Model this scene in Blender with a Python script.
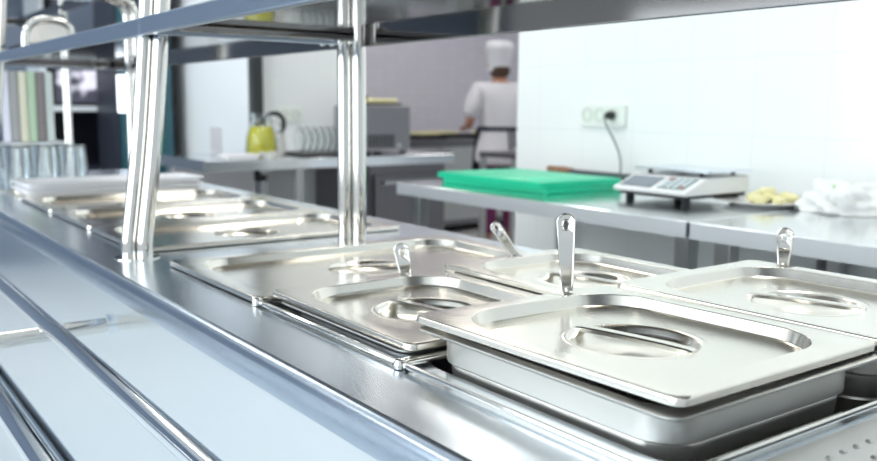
import bpy, bmesh, math, random
from mathutils import Vector, Matrix
random.seed(7)
PI = math.pi
ZC = 0.87                      # height of the serving counter top above the floor
C = bpy.context.scene.collection
scene = bpy.context.scene
for o in list(bpy.data.objects): bpy.data.objects.remove(o)

# ------------------------------------------------------------------ camera
cd = bpy.data.cameras.new('camera')
cam = bpy.data.objects.new('camera', cd); C.objects.link(cam)
F = 874.66
cd.sensor_width = 36.0; cd.lens = 36.0 * F / 877.0
Rm = Matrix(((0.80848995, 0.07507645, -0.58370158), (-0.58844003, 0.11841956, -0.79982194), (0.00907389, 0.99012137, 0.13991901)))
cam.matrix_world = Matrix.Translation((0, 0, .25 + ZC)) @ Rm.to_4x4()
cd.clip_start = .02; cd.clip_end = 60
cd.dof.use_dof = True; cd.dof.focus_distance = .88; cd.dof.aperture_fstop = 5.6
scene.camera = cam
# ------------------------------------------------------------------ world, exposure, lights
scene.view_settings.view_transform = 'Standard'
scene.view_settings.look = 'None'
scene.view_settings.gamma = 1.0
scene.view_settings.exposure = 0.10
w = bpy.data.worlds.new('world'); scene.world = w; w.use_nodes = True
wn = w.node_tree; bgn = wn.nodes['Background']
tc = wn.nodes.new('ShaderNodeTexCoord'); sp = wn.nodes.new('ShaderNodeSeparateXYZ')
rp = wn.nodes.new('ShaderNodeValToRGB')
wn.links.new(tc.outputs['Generated'], sp.inputs[0]); wn.links.new(sp.outputs['Z'], rp.inputs[0]); wn.links.new(rp.outputs[0], bgn.inputs[0])
rp.color_ramp.elements[0].position = .0; rp.color_ramp.elements[0].color = (.76, .84, .90, 1)
rp.color_ramp.elements[1].position = .35; rp.color_ramp.elements[1].color = (.86, .93, .98, 1)
bgn.inputs[1].default_value = .80

def area(name, loc, rot, sx, sy, power, col):
    l = bpy.data.lights.new(name, 'AREA'); l.shape = 'RECTANGLE'; l.size = sx; l.size_y = sy; l.energy = power; l.color = col
    o = bpy.data.objects.new(name, l); C.objects.link(o); o.location = (loc[0], loc[1], loc[2] + ZC); o.rotation_euler = rot
    return o
# daylight entering through the dining room's window front
area('window_daylight', (-3.4, 1.5, .9), (0, -PI/2 , 0), 2.2, 6.0, 140, (.86, .94, 1))

# ------------------------------------------------------------------ materials
def mat(name, col, rough=.5, metal=0., **k):
    m = bpy.data.materials.new(name); m.use_nodes = True
    b = m.node_tree.nodes['Principled BSDF']
    b.inputs['Base Color'].default_value = (*col, 1); b.inputs['Roughness'].default_value = rough; b.inputs['Metallic'].default_value = metal
    for kk, v in k.items():
        b.inputs[kk.replace('_', ' ')].default_value = v
    return m
def noisy(m, scale=(40, 40, 40), amount=.08, bump=0., col2=None, detail=4):
    nt = m.node_tree; b = nt.nodes['Principled BSDF']
    t = nt.nodes.new('ShaderNodeTexCoord'); mp = nt.nodes.new('ShaderNodeMapping'); n = nt.nodes.new('ShaderNodeTexNoise')
    mp.inputs['Scale'].default_value = scale; n.inputs['Scale'].default_value = 1; n.inputs['Detail'].default_value = detail
    nt.links.new(t.outputs['Object'], mp.inputs[0]); nt.links.new(mp.outputs[0], n.inputs[0])
    if amount:
        r = nt.nodes.new('ShaderNodeMapRange'); base = b.inputs['Roughness'].default_value
        r.inputs[3].default_value = max(.01, base - amount); r.inputs[4].default_value = base + amount
        nt.links.new(n.outputs[0], r.inputs[0]); nt.links.new(r.outputs[0], b.inputs['Roughness'])
    if bump:
        bp = nt.nodes.new('ShaderNodeBump'); bp.inputs['Strength'].default_value = bump; bp.inputs['Distance'].default_value = .001
        nt.links.new(n.outputs[0], bp.inputs['Height']); nt.links.new(bp.outputs[0], b.inputs['Normal'])
    if col2:
        mx = nt.nodes.new('ShaderNodeMix'); mx.data_type = 'RGBA'
        mx.inputs[6].default_value = b.inputs['Base Color'].default_value; mx.inputs[7].default_value = (*col2, 1)
        nt.links.new(n.outputs[0], mx.inputs[0]); nt.links.new(mx.outputs[2], b.inputs['Base Color'])
    return m
def tile(name, c1, c2, mortar, w_, h_, axis, rough=.12, ms=.0012, off=(0, 0)):
    m = mat(name, c1, rough); nt = m.node_tree; b = nt.nodes['Principled BSDF']
    t = nt.nodes.new('ShaderNodeTexCoord'); s = nt.nodes.new('ShaderNodeSeparateXYZ'); cb = nt.nodes.new('ShaderNodeCombineXYZ')
    nt.links.new(t.outputs['Object'], s.inputs[0])
    a0 = nt.nodes.new('ShaderNodeMath'); a0.operation = 'ADD'; a0.inputs[1].default_value = off[0]; nt.links.new(s.outputs[axis], a0.inputs[0]); nt.links.new(a0.outputs[0], cb.inputs[0])
    ad = nt.nodes.new('ShaderNodeMath'); ad.operation = 'ADD'; ad.inputs[1].default_value = off[1]   # rows line up with the joint seen above the worktop
    nt.links.new(s.outputs['Z'], ad.inputs[0]); nt.links.new(ad.outputs[0], cb.inputs[1])
    br = nt.nodes.new('ShaderNodeTexBrick'); br.offset = 0; br.inputs['Scale'].default_value = 1
    br.inputs['Brick Width'].default_value = w_; br.inputs['Row Height'].default_value = h_; br.inputs['Mortar Size'].default_value = ms
    br.inputs['Mortar Smooth'].default_value = .3
    br.inputs['Color1'].default_value = (*c1, 1); br.inputs['Color2'].default_value = (*c2, 1); br.inputs['Mortar'].default_value = (*mortar, 1)
    nt.links.new(cb.outputs[0], br.inputs[0]); nt.links.new(br.outputs[0], b.inputs['Base Color'])
    bp = nt.nodes.new('ShaderNodeBump'); bp.invert = True; bp.inputs['Strength'].default_value = .3; bp.inputs['Distance'].default_value = .001
    nt.links.new(br.outputs['Fac'], bp.inputs['Height']); nt.links.new(bp.outputs[0], b.inputs['Normal'])
    return m
M = {}
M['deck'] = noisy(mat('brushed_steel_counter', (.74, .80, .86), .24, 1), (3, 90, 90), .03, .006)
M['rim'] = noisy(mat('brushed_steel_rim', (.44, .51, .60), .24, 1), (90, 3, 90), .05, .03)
M['panel'] = noisy(mat('steel_front_panel', (.76, .80, .82), .2, 1), (60, 2, 60), .04, .02)
M['lid'] = noisy(mat('lid_steel', (.84, .805, .73), .21, 1), (5, 70, 70), .035, .02)
M['pan'] = noisy(mat('pan_steel', (.78, .76, .71), .42, 1), (8, 8, 200), .05, .02)
M['chrome'] = mat('polished_chrome', (.76, .745, .71), .08, 1)
M['rail'] = mat('polished_rail', (.78, .82, .86), .09, 1)
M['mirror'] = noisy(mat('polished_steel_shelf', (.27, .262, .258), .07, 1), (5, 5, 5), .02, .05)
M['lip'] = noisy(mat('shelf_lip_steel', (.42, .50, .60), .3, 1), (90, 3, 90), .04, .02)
M['drain'] = noisy(mat('draining_steel', (.58, .57, .55), .34, 1), (30, 30, 30), .08, .05)
M['tank'] = mat('tank_steel', (.50, .49, .48), .5, 1)
M['table'] = noisy(mat('worktop_steel', (.80, .83, .85), .15, 1), (3, 60, 60), .04, .02)
M['tableedge'] = noisy(mat('worktop_edge_steel', (.80, .83, .84), .55, 1), (60, 3, 60), .06, .02)
M['legsteel'] = mat('leg_steel', (.55, .56, .56), .3, 1)
M['appliance'] = mat('appliance_steel', (.36, .36, .38), .4, 1)
M['darksteel'] = noisy(mat('dark_steel', (.23, .225, .24), .35, 1), (2, 2, 60), .05)
M['whitetile'] = tile('white_wall_tile', (.86, .88, .87), (.85, .875, .865), (.73, .77, .765), .24, .24, 'Y', off=(4.80 - 2.33, 4.80 - .17))
M['whitetile_x'] = tile('white_wall_tile_side', (.84, .87, .87), (.84, .86, .87), (.77, .80, .80), .24, .24, 'X', off=(2.4, 4.8 - .17))
M['greytile'] = tile('grey_wall_tile', (.68, .66, .75), (.65, .63, .72), (.58, .56, .65), .12, .06, 'X', .4, .003, off=(8, 4.8))
M['whitewall'] = noisy(mat('white_paint', (.80, .84, .87), .5), (3, 3, 3), .05)
M['slate'] = mat('slate_blue_wall', (.16, .20, .27), .6)
M['ceiling'] = mat('white_ceiling', (.85, .85, .84), .7)
M['floorpale'] = noisy(mat('pale_dining_floor', (.72, .77, .80), .25), (4, 4, 4), .05)
M['floor'] = noisy(mat('floor_stone', (.56, .56, .56), .3), (6, 6, 6), .05, 0, (.48, .48, .49))
M['greywall'] = mat('pale_grey_panel', (.62, .62, .64), .5)
M['green'] = noisy(mat('green_plastic', (.0, .56, .30), .35), (30, 30, 30), .05)
M['greentop'] = M['green']
M['blacksoft'] = mat('black_plastic', (.012, .012, .014), .4)
M['whiteplastic'] = mat('white_plastic', (.80, .81, .80), .3)
M['socket'] = mat('socket_plastic', (.80, .84, .79), .35)
M['socketdark'] = mat('socket_well', (.58, .64, .56), .4)
M['screen'] = mat('grey_display', (.17, .20, .24), .2)
M['keypad'] = mat('keypad_film', (.16, .25, .25), .3)
M['red'] = mat('red_key', (.5, .1, .1), .4)
M['cable'] = mat('grey_cable', (.12, .15, .15), .4)
M['porcelain'] = mat('white_porcelain', (.82, .81, .78), .15)
M['food'] = noisy(mat('yellow_food', (.80, .74, .34), .5), (60, 60, 60), .05, .4, (.86, .82, .52))
M['foodbrown'] = mat('brown_food', (.30, .16, .06), .6)
M['bag'] = mat('thin_plastic_bag', (.90, .91, .89), .35, 0, Transmission_Weight=.12)
M['leaf'] = mat('green_leaves', (.25, .55, .12), .5)
M['glass'] = mat('clear_glass', (.95, .98, .97), .03, 0, Transmission_Weight=1., IOR=1.45)
M['tumbler'] = mat('tumbler_glass', (.97, .99, .985), .03, 0, Transmission_Weight=1., IOR=1.38)
M['teal'] = mat('teal_glass_door', (.025, .10, .125), .15)
M['navy'] = mat('dark_navy_panel', (.022, .026, .04), .35)
M['whiteshelf'] = mat('white_shelf', (.75, .8, .84), .4)
M['blackledge'] = mat('black_ledge', (.03, .035, .035), .35)
M['yellowjuice'] = mat('yellow_juice', (.80, .74, .04), .15)
M['fabric'] = noisy(mat('white_cotton', (.74, .73, .78), .9), (50, 50, 50), .03, .3)
M['hatfabric'] = mat('chef_hat_cotton', (.70, .71, .76), .9)
M['belt'] = mat('navy_apron', (.02, .025, .05), .8)
M['purple'] = mat('purple_trousers', (.20, .03, .12), .8)
M['skin'] = mat('skin', (.46, .22, .15), .5, 0, Subsurface_Weight=.1)
M['hair'] = mat('brown_hair', (.07, .035, .025), .6)
M['shoe'] = mat('white_shoe', (.6, .6, .6), .5)
M['whitetray'] = mat('white_tray', (.86, .86, .88), .2)
M['brownpiece'] = mat('brown_piece', (.25, .13, .07), .5)
em = bpy.data.materials.new('lamp_diffuser'); em.use_nodes = True
b = em.node_tree.nodes['Principled BSDF']; b.inputs['Emission Color'].default_value = (1, .97, .92, 1); b.inputs['Emission Strength'].default_value = 9.8
M['lamp'] = em
ds = mat('lit_screen', (.1, .1, .12), .2); b = ds.node_tree.nodes['Principled BSDF']
tcs = ds.node_tree.nodes.new('ShaderNodeTexCoord'); nz = ds.node_tree.nodes.new('ShaderNodeTexNoise'); nz.inputs['Scale'].default_value = 4.5
rr_ = ds.node_tree.nodes.new('ShaderNodeValToRGB'); rr_.color_ramp.elements[0].position = .47; rr_.color_ramp.elements[0].color = (.02, .02, .04, 1)
rr_.color_ramp.elements[1].position = .54; rr_.color_ramp.elements[1].color = (.85, .85, 1, 1)
ds.node_tree.links.new(tcs.outputs['Object'], nz.inputs[0]); ds.node_tree.links.new(nz.outputs[0], rr_.inputs[0]); ds.node_tree.links.new(rr_.outputs[0], b.inputs['Emission Color'])
b.inputs['Emission Strength'].default_value = 1.0; M['litscreen'] = ds
striplight = mat('strip_light', (.9, .9, 1), .3, 0); b = striplight.node_tree.nodes['Principled BSDF']
b.inputs['Emission Color'].default_value = (.85, .92, 1, 1); b.inputs['Emission Strength'].default_value = 2.0; M['strip'] = striplight

# ------------------------------------------------------------------ helpers
def finish(bm, name, m, parent=None, loc=(0, 0, 0), rot=(0, 0, 0), smooth=True, angle=35, bevel=0, solid=0, sub=0, wn=False):
    me = bpy.data.meshes.new(name)
    bmesh.ops.recalc_face_normals(bm, faces=bm.faces[:])
    bm.to_mesh(me); bm.free()
    mm = m if isinstance(m, (list, tuple)) else [m]
    for x in mm: me.materials.append(M[x] if isinstance(x, str) else x)
    if smooth:
        for p in me.polygons: p.use_smooth = True
        me.set_sharp_from_angle(angle=math.radians(angle))
    o = bpy.data.objects.new(name, me); C.objects.link(o)
    if parent is not None: o.parent = parent; o.location = loc
    else: o.location = (loc[0], loc[1], loc[2] + ZC)
    o.rotation_euler = rot
    if solid:
        s = o.modifiers.new('solid', 'SOLIDIFY'); s.thickness = solid; s.offset = -1
    if bevel:
        s = o.modifiers.new('bevel', 'BEVEL'); s.width = bevel; s.segments = 2; s.limit_method = 'ANGLE'; s.angle_limit = math.radians(40)
    if wn: 
        s = o.modifiers.new('wn', 'WEIGHTED_NORMAL'); s.keep_sharp = True; s.weight = 90
    if sub:
        s = o.modifiers.new('sub', 'SUBSURF'); s.levels = sub; s.render_levels = sub
    return o
def tag(o, label=None, cat=None, group=None, kind=None):
    if label: o['label'] = label
    if cat: o['category'] = cat
    if group: o['group'] = group
    if kind: o['kind'] = kind
    return o
def thing(name, label, cat, loc=(0, 0, 0), rot=(0, 0, 0), group=None):
    o = bpy.data.objects.new(name, None); C.objects.link(o); o.empty_display_size = .05
    o.location = (loc[0], loc[1], loc[2] + ZC); o.rotation_euler = rot
    return tag(o, label, cat, group)
def dup(root, loc=None, rot=None, label=None):
    def cp(o, par):
        c = o.copy(); C.objects.link(c); c.parent = par
        for ch in list(o.children):
            if ch.name in kids: cp(ch, c)
        return c
    kids = set()
    def walk(o):
        for ch in o.children: kids.add(ch.name); walk(ch)
    walk(root)
    r = cp(root, None)
    if loc is not None: r.location = (loc[0], loc[1], loc[2] + ZC)
    if rot is not None: r.rotation_euler = rot
    if label: r['label'] = label
    return r
def box(bm, x0, x1, y0, y1, z0, z1, mi=0):
    v = [bm.verts.new(p) for p in ((x0,y0,z0),(x1,y0,z0),(x1,y1,z0),(x0,y1,z0),(x0,y0,z1),(x1,y0,z1),(x1,y1,z1),(x0,y1,z1))]
    for f in ((0,3,2,1),(4,5,6,7),(0,1,5,4),(1,2,6,5),(2,3,7,6),(3,0,4,7)):
        fc = bm.faces.new([v[i] for i in f]); fc.material_index = mi
def boxbm(*a):
    bm = bmesh.new(); box(bm, *a); return bm
def bx(name, m, x0, x1, y0, y1, z0, z1, parent=None, bevel=.001, **k):
    return finish(boxbm(x0, x1, y0, y1, z0, z1), name, m, parent, bevel=bevel, smooth=False, **k)
def rrect(w_, d_, r, n=6, cx=0, cy=0):
    pts = []
    for (sx, sy, a0) in ((1, 1, 0), (-1, 1, PI/2), (-1, -1, PI), (1, -1, 1.5*PI)):
        for i in range(n + 1):
            a = a0 + PI/2 * i / n
            pts.append((cx + sx*(w_/2 - r) + r*math.cos(a), cy + sy*(d_/2 - r) + r*math.sin(a)))
    return pts
def loop(bm, pts, z):
    return [bm.verts.new((p[0], p[1], z)) for p in pts]
def bridge(bm, a, b_, mi=0):
    n = len(a)
    for i in range(n):
        f = bm.faces.new((a[i], a[(i+1) % n], b_[(i+1) % n], b_[i])); f.material_index = mi
def fill(bm, *loops):
    es = []
    for l in loops:
        n = len(l)
        for i in range(n):
            e = bm.edges.get((l[i], l[(i+1) % n])) or bm.edges.new((l[i], l[(i+1) % n])); es.append(e)
    return bmesh.ops.triangle_fill(bm, use_beauty=True, edges=es)
def circ(r, n=40, cx=0, cy=0): return [(cx + r*math.cos(2*PI*i/n), cy + r*math.sin(2*PI*i/n)) for i in range(n)]
def lathe(bm, prof, n=32, c=(0, 0, 0), mi=0):
    prev = None
    for (r, z) in prof:
        if r < 1e-6: cur = [bm.verts.new((c[0], c[1], c[2] + z))]
        else: cur = [bm.verts.new((c[0] + r*math.cos(2*PI*i/n), c[1] + r*math.sin(2*PI*i/n), c[2] + z)) for i in range(n)]
        if prev:
            for i in range(n):
                a, b2 = prev, cur
                if len(a) == 1 and len(b2) == 1: continue
                if len(a) == 1: f = bm.faces.new((a[0], b2[i], b2[(i+1) % n]))
                elif len(b2) == 1: f = bm.faces.new((a[i], a[(i+1) % n], b2[0]))
                else: f = bm.faces.new((a[i], a[(i+1) % n], b2[(i+1) % n], b2[i]))
                f.material_index = mi
        prev = cur
def tube(bm, pts, r, n=14, cap=True, mi=0):
    pts = [Vector(p) for p in pts]; rs = r if isinstance(r, (list, tuple)) else [r]*len(pts)
    prev = None; up = None; first = None
    for i, p in enumerate(pts):
        t = (pts[min(i+1, len(pts)-1)] - pts[max(i-1, 0)]).normalized()
        if up is None:
            up = Vector((0, 0, 1)) if abs(t.z) < .9 else Vector((1, 0, 0))
        s = t.cross(up).normalized(); up = s.cross(t).normalized()
        cur = [bm.verts.new(p + rs[i]*(math.cos(2*PI*k/n)*s + math.sin(2*PI*k/n)*up)) for k in range(n)]
        if prev: bridge(bm, prev, cur, mi)
        else: first = cur
        prev = cur
    if cap:
        f = bm.faces.new(first[::-1]); f.material_index = mi
        f = bm.faces.new(prev); f.material_index = mi
def arc(cx, cz, r, a0, a1, n, y=0): return [(cx + r*math.cos(a0 + (a1-a0)*i/n), y, cz + r*math.sin(a0 + (a1-a0)*i/n)) for i in range(n+1)]
def smoothpath(pts, it=2):
    pts = [Vector(p) for p in pts]
    for _ in range(it):
        q = [pts[0]]
        for a, b2 in zip(pts, pts[1:]): q += [a*.75 + b2*.25, a*.25 + b2*.75]
        q.append(pts[-1]); pts = q
    return pts

# ================================================================== the setting
def struct(name, m, *a, **k):
    o = bx(name, m, *a, bevel=0, **k); o['kind'] = 'structure'; return o
struct('floor', 'floor', .42, 7.2, -3, 8.2, -.97, -.87)
struct('floor', 'floorpale', -4, .42, -3, 8.2, -.97, -.87)
struct('ceiling', 'ceiling', -4, 7.2, -3, 8.2, 2.0, 2.1)
XW = 2.36
struct('wall_right', 'whitetile', XW, XW + .16, -3, 2.70, -.87, 2.0)
struct('wall_far', 'greytile', 2.55, 7.2, 7.0, 7.15, -.87, 2.0)
struct('wall_outer', 'whitewall', 7.0, 7.2, -3, 8.2, -.87, 2.0)
struct('wall_pillar', 'whitetile_x', 2.03, 2.56, 4.45, 8.1, -.87, 2.0)
struct('wall_left', 'whitewall', 1.99, 2.03, 4.40, 5.75, -.12, 2.0)
struct('trim_1', 'blackledge', 1.94, 2.03, 4.36, 5.75, -.155, -.12)
struct('trim_2', 'blackledge', 1.975, 2.03, 4.385, 4.45, -.12, 1.2)
struct('wall_base', 'greywall', 1.99, 2.03, 4.42, 5.75, -.87, -.155)
struct('wall_back', 'slate', -4, 2.03, 6.6, 6.75, -.87, 2.0)
struct('trim_3', 'blackledge', 1.96, 2.03, 5.75, 6.05, -.87, 1.5)

# unseen ceiling lamps; those further back are added to brighten the far rooms
lamp = None
for i, (x, y) in enumerate(((1.55, .6), (1.55, 2.6), (4.3, 3.2), (4.6, 5.6), (-1.4, 1.0), (-1.4, 3.6), (1.0, 5.2), (.6, 3.7), (3.2, 5.6), (5.6, 4.4), (3.0, 3.7), (.2, 4.6))):
    if lamp is None:
        lamp = thing('added_ceiling_light', 'unseen square white lamp panel added on the ceiling', 'lamp', (x, y, 1.96), group='added ceiling lamp panels')
        bm = bmesh.new()
        for a in ((-.31, -.29, -.31, .31), (.29, .31, -.31, .31), (-.29, .29, -.31, -.29), (-.29, .29, .29, .31)): box(bm, *a, 0, .04)
        finish(bm, 'frame', 'whiteplastic', lamp, smooth=False)
        bx('diffuser', 'lamp', -.29, .29, -.29, .29, .01, .03, lamp, bevel=0)
    else: dup(lamp, (x, y, 1.96))

# ================================================================== serving counter
YN, YF = -.6, 3.45
WX0, WX1 = .478, .985
bays = [(.366, .690), (.704, .985), (1.03, 1.315), (1.49, 1.775), (1.82, 2.105), (2.15, 2.435), (2.48, 2.765)]
counter = thing('serving_counter', 'long stainless steel hot food serving counter with sunken wells', 'counter', (.7, 1.4, -.87))
def cpart(bm, name, m, **k):
    o = finish(bm, name, m, counter, **k); o.location = (-.7, -1.4, .87); return o
bm = bmesh.new()
# rounded nose + top in one sheet: outline loop then fill with the wells cut out
outer = [(.372, YN), (1.05, YN), (1.05, YF), (.372, YF)]
lo = loop(bm, outer, 0); hs = []
for (a, b2) in bays:
    hs.append(loop(bm, rrect(WX1 - WX0 - (.004 if a < .5 else 0), b2 - a, .03, 6, (WX0 + WX1)/2 + (.002 if a < .5 else 0), (a + b2)/2), 0))
fill(bm, lo, *hs)
for h in hs:
    l2 = [bm.verts.new((v.co.x, v.co.y, -.012)) for v in h]; bridge(bm, h, l2)
cpart(bm, 'top_sheet', 'deck', angle=30)
bm = bmesh.new()      # nose: rounded edge turning down on the customer side
prof = [(.372, 0)] + [(.372 - .012*math.sin(a), -.012 + .012*math.cos(a)) for a in (PI/12*k for k in range(1, 7))] + [(.360, -.030), (.361, -.035), (.366, -.0385), (.374, -.040)]
pv = None
for (x, z) in prof:
    cur = [bm.verts.new((x, YN, z)), bm.verts.new((x, YF, z))]
    if pv: bm.faces.new((pv[0], pv[1], cur[1], cur[0]))
    pv = cur
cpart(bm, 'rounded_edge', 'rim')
bm = bmesh.new()
box(bm, 1.035, 1.05, YN, YF, -.04, -.001)
cpart(bm, 'kitchen_edge', 'deck', smooth=False)
bm = bmesh.new(); box(bm, .374, .384, YN, YF, -.411, -.04)
cpart(bm, 'front_panel', 'panel', smooth=False)
bm = bmesh.new(); box(bm, .392, .40, YN, YF, -.462, -.411)
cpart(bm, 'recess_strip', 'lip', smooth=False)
bm = bmesh.new(); box(bm, .374, .384, YN, YF, -.78, -.462)
cpart(bm, 'lower_panel', 'panel', smooth=False)
bm = bmesh.new(); box(bm, .41, 1.03, YN + .02, YF, -.78, -.26)
cpart(bm, 'cabinet', 'table', smooth=False)
bm = bmesh.new(); box(bm, .43, 1.0, YN + .04, YF - .03, -.87, -.78)
cpart(bm, 'plinth', 'blacksoft', smooth=False)
for (a, b2) in bays:
    bm = bmesh.new(); cx, cy = (WX0 + WX1)/2, (a + b2)/2
    l0 = loop(bm, rrect(WX1 - WX0 + .004, b2 - a + .004, .032, 6, cx, cy), -.003)
    l1 = loop(bm, rrect(WX1 - WX0 + .004, b2 - a + .004, .032, 6, cx, cy), -.2)
    bridge(bm, l0, l1); bm.faces.new(l1)
    cpart(bm, 'well', 'tank')
bm = bmesh.new(); box(bm, .384, 1.04, YN, YN + .01, -.78, -.003)
cpart(bm, 'end_panel', 'panel', smooth=False)
bm = bmesh.new(); box(bm, .374, 1.05, YF - .012, YF, -.78, -.003)
cpart(bm, 'end_panel', 'panel', smooth=False)

# tray rails and their brackets
rails = thing('tray_slide', 'polished tubular tray slide rails along the counter front', 'tray rail', (.37, 1.4, -.08))
for x in (.282, .161):
    bm = bmesh.new(); tube(bm, [(x - .37, YN - 1.4, 0), (x - .37, YF - 1.4, 0)], .0125, 24)
    finish(bm, 'rail', 'rail', rails, (0, 0, 0))
for y in (1.382, 2.8, -.05):
    bm = bmesh.new(); tube(bm, smoothpath([(.004, y - 1.4, -.012), (-.24, y - 1.4, -.016)], 0), .0115, 18)
    finish(bm, 'bracket', 'chrome', rails)
    bm = bmesh.new(); tube(bm, [(.0045, y - 1.4, -.012), (-.003, y - 1.4, -.012)], .016, 24)
    finish(bm, 'flange', 'rail', rails)

# wire frames in the open bays
def rod_frame(y0, y1, label):
    t = thing('well_frame', label, 'frame', (.715, (y0 + y1)/2, 0))
    h, w2 = (y1 - y0)/2 - .004, .263
    bm = bmesh.new(); pts = [(p[0], p[1], .0055) for p in rrect(2*w2, 2*h, .006, 3)]; pts.append(pts[0])
    tube(bm, pts, .0032, 10, cap=False); finish(bm, 'rod', 'chrome', t)
    for sy in (1,):
        bm = bmesh.new(); lathe(bm, [(0, 0), (.0055, .001), (.0068, .005), (.005, .0095), (0, .011)], 14)
        finish(bm, 'knob', 'chrome', t, (-w2 - .001, sy*(h + .003), 0))
    return t
rod_frame(.680, 1.005, 'thin chrome rod frame around the second well from the right')
rod_frame(.352, .680, 'thin chrome rod frame around the well under the raised pan')

# ------------------------------------------------------------------ lids, pans, ladles
def make_lid(name, w_, d_, label, loc, rot, notch=None, cup=.06, strap=0., flange=.022, group=None, material='lid', strap_r=None):
    t = thing(name, label, 'pan lid', loc, rot, group)
    out = rrect(w_, d_, .012, 5)
    if notch:
        side, nw, nd, no = notch
        new = []
        n = len(out)
        for i in range(n):
            a, b2 = out[i], out[(i+1) % n]; new.append(a)
            if side == 'back' and a[1] > d_/2 - 1e-4 and b2[1] > d_/2 - 1e-4 and abs(a[0]-b2[0]) > .05:
                new += [(no + nw/2, d_/2), (no + nw/2, d_/2 - nd), (no - nw/2, d_/2 - nd), (no - nw/2, d_/2)]
            if side == 'right' and a[0] > w_/2 - 1e-4 and b2[0] > w_/2 - 1e-4 and abs(a[1]-b2[1]) > .05:
                new += [(w_/2, no - nw/2), (w_/2 - nd, no - nw/2), (w_/2 - nd, no + nw/2), (w_/2, no + nw/2)]
        out = new
    Z = .007; D = .0125
    fb = flange
    if notch: fb = max(flange, .025)
    bm = bmesh.new()
    def shrink(pts, s): return [((abs(p[0]) - s)*(1 if p[0] > 0 else -1) if abs(p[0]) > s else p[0], (abs(p[1]) - s)*(1 if p[1] > 0 else -1) if abs(p[1]) > s else p[1]) for p in pts]
    la = loop(bm, out, 0); lb = loop(bm, out, Z - .0022); lc = loop(bm, shrink(out, .0008), Z - .0006); ld = loop(bm, shrink(out, .0022), Z)
    bridge(bm, la, lb); bridge(bm, lb, lc); bridge(bm, lc, ld)
    rw, rd, rr = w_ - 2*flange, d_ - 2*fb, .062
    prof = [(0, Z), (.0008, Z - .0003), (.0014, Z - .0012), (.0052, Z - D + .0014), (.0062, Z - D + .0004), (.0078, Z - D)]
    prev = None
    for i, (ins, z) in enumerate(prof):
        cur = loop(bm, rrect(rw - 2*ins, rd - 2*ins, rr - ins, 10), z)
        if prev: bridge(bm, prev, cur)
        else: first = cur
        prev = cur
    fill(bm, ld, first)
    # round cup: a soft raised ring and then the dish
    zp = Z - D
    cprof = [(cup + .008, zp), (cup + .006, zp + .0006), (cup + .0035, zp + .0008), (cup + .001, zp + .0003), (cup - .002, zp - .002)]
    for k in range(1, 8):
        a = k/8*PI/2; cprof.append(((cup - .003)*math.cos(a*.98), zp - .003 - .0145*math.sin(a)))
    pc = None
    for i, (r, z) in enumerate(cprof):
        cur = loop(bm, circ(r, 48), z)
        if pc: bridge(bm, pc, cur)
        else: fill(bm, prev, cur)
        pc = cur
    bm.faces.new(pc)
    finish(bm, 'lid_plate', material, t, angle=50, wn=True)
    # strap handle bridging the dish
    bm = bmesh.new(); L = cup + .003; hw = .0062
    sec = [(-L, zp + .0012), (-L + .006, zp + .0022), (-L*.5, zp + .0030), (0, zp + .0032), (L*.5, zp + .0030), (L - .006, zp + .0022), (L, zp + .0012)]
    prev = None
    for (y, z) in sec:
        ww = hw
        cur = [bm.verts.new((-ww, y, z)), bm.verts.new((-ww*.75, y, z + .0012)), bm.verts.new((ww*.75, y, z + .0012)), bm.verts.new((ww, y, z)),
               bm.verts.new((ww, y, z - .0035)), bm.verts.new((ww*.8, y, z - .0008)), bm.verts.new((-ww*.8, y, z - .0008)), bm.verts.new((-ww, y, z - .0035))]
        if prev: bridge(bm, prev, cur)
        else: bm.faces.new(cur[::-1])
        prev = cur
    bm.faces.new(prev)
    finish(bm, 'strap_handle', 'lid', t, rot=(0, 0, strap))
    return t
def make_pan(w_, d_, depth, label, loc, rot=(0, 0, 0), material='pan'):
    bm = bmesh.new(); r0 = .035
    prof = [(0, -.003), (0, -.0006), (.0012, 0), (.010, 0), (.0125, -.0015), (.0135, -.005)]
    t1, t2 = .0135 + depth*.30*.05, .0195 + depth*.05
    prof += [(t1 - .0012, -depth*.30), (t1 + .0002, -depth*.30 - .0012), (t1 + .0030, -depth*.30 - .0022), (t1 + .0022, -depth*.30 - .0042), (t1 + .0024, -depth*.30 - .008), (t1 + .0040, -depth*.55), (t1 + .0054, -depth*.55 - .0015), (t1 + .0048, -depth*.55 - .004), (t2 + .001, -depth + .018), (t2 + .006, -depth + .006), (t2 + .018, -depth)]
    prev = None
    for ins, z in prof:
        rad = .014 if ins < .009 else r0
        cur = loop(bm, rrect(w_ - 2*ins, d_ - 2*ins, rad, 8), z)
        if prev: bridge(bm, prev, cur)
        prev = cur
    bm.faces.new(prev)
    o = finish(bm, 'food_pan', material, None, loc, rot, angle=30, solid=.001)
    return tag(o, label, 'food pan')
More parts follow.
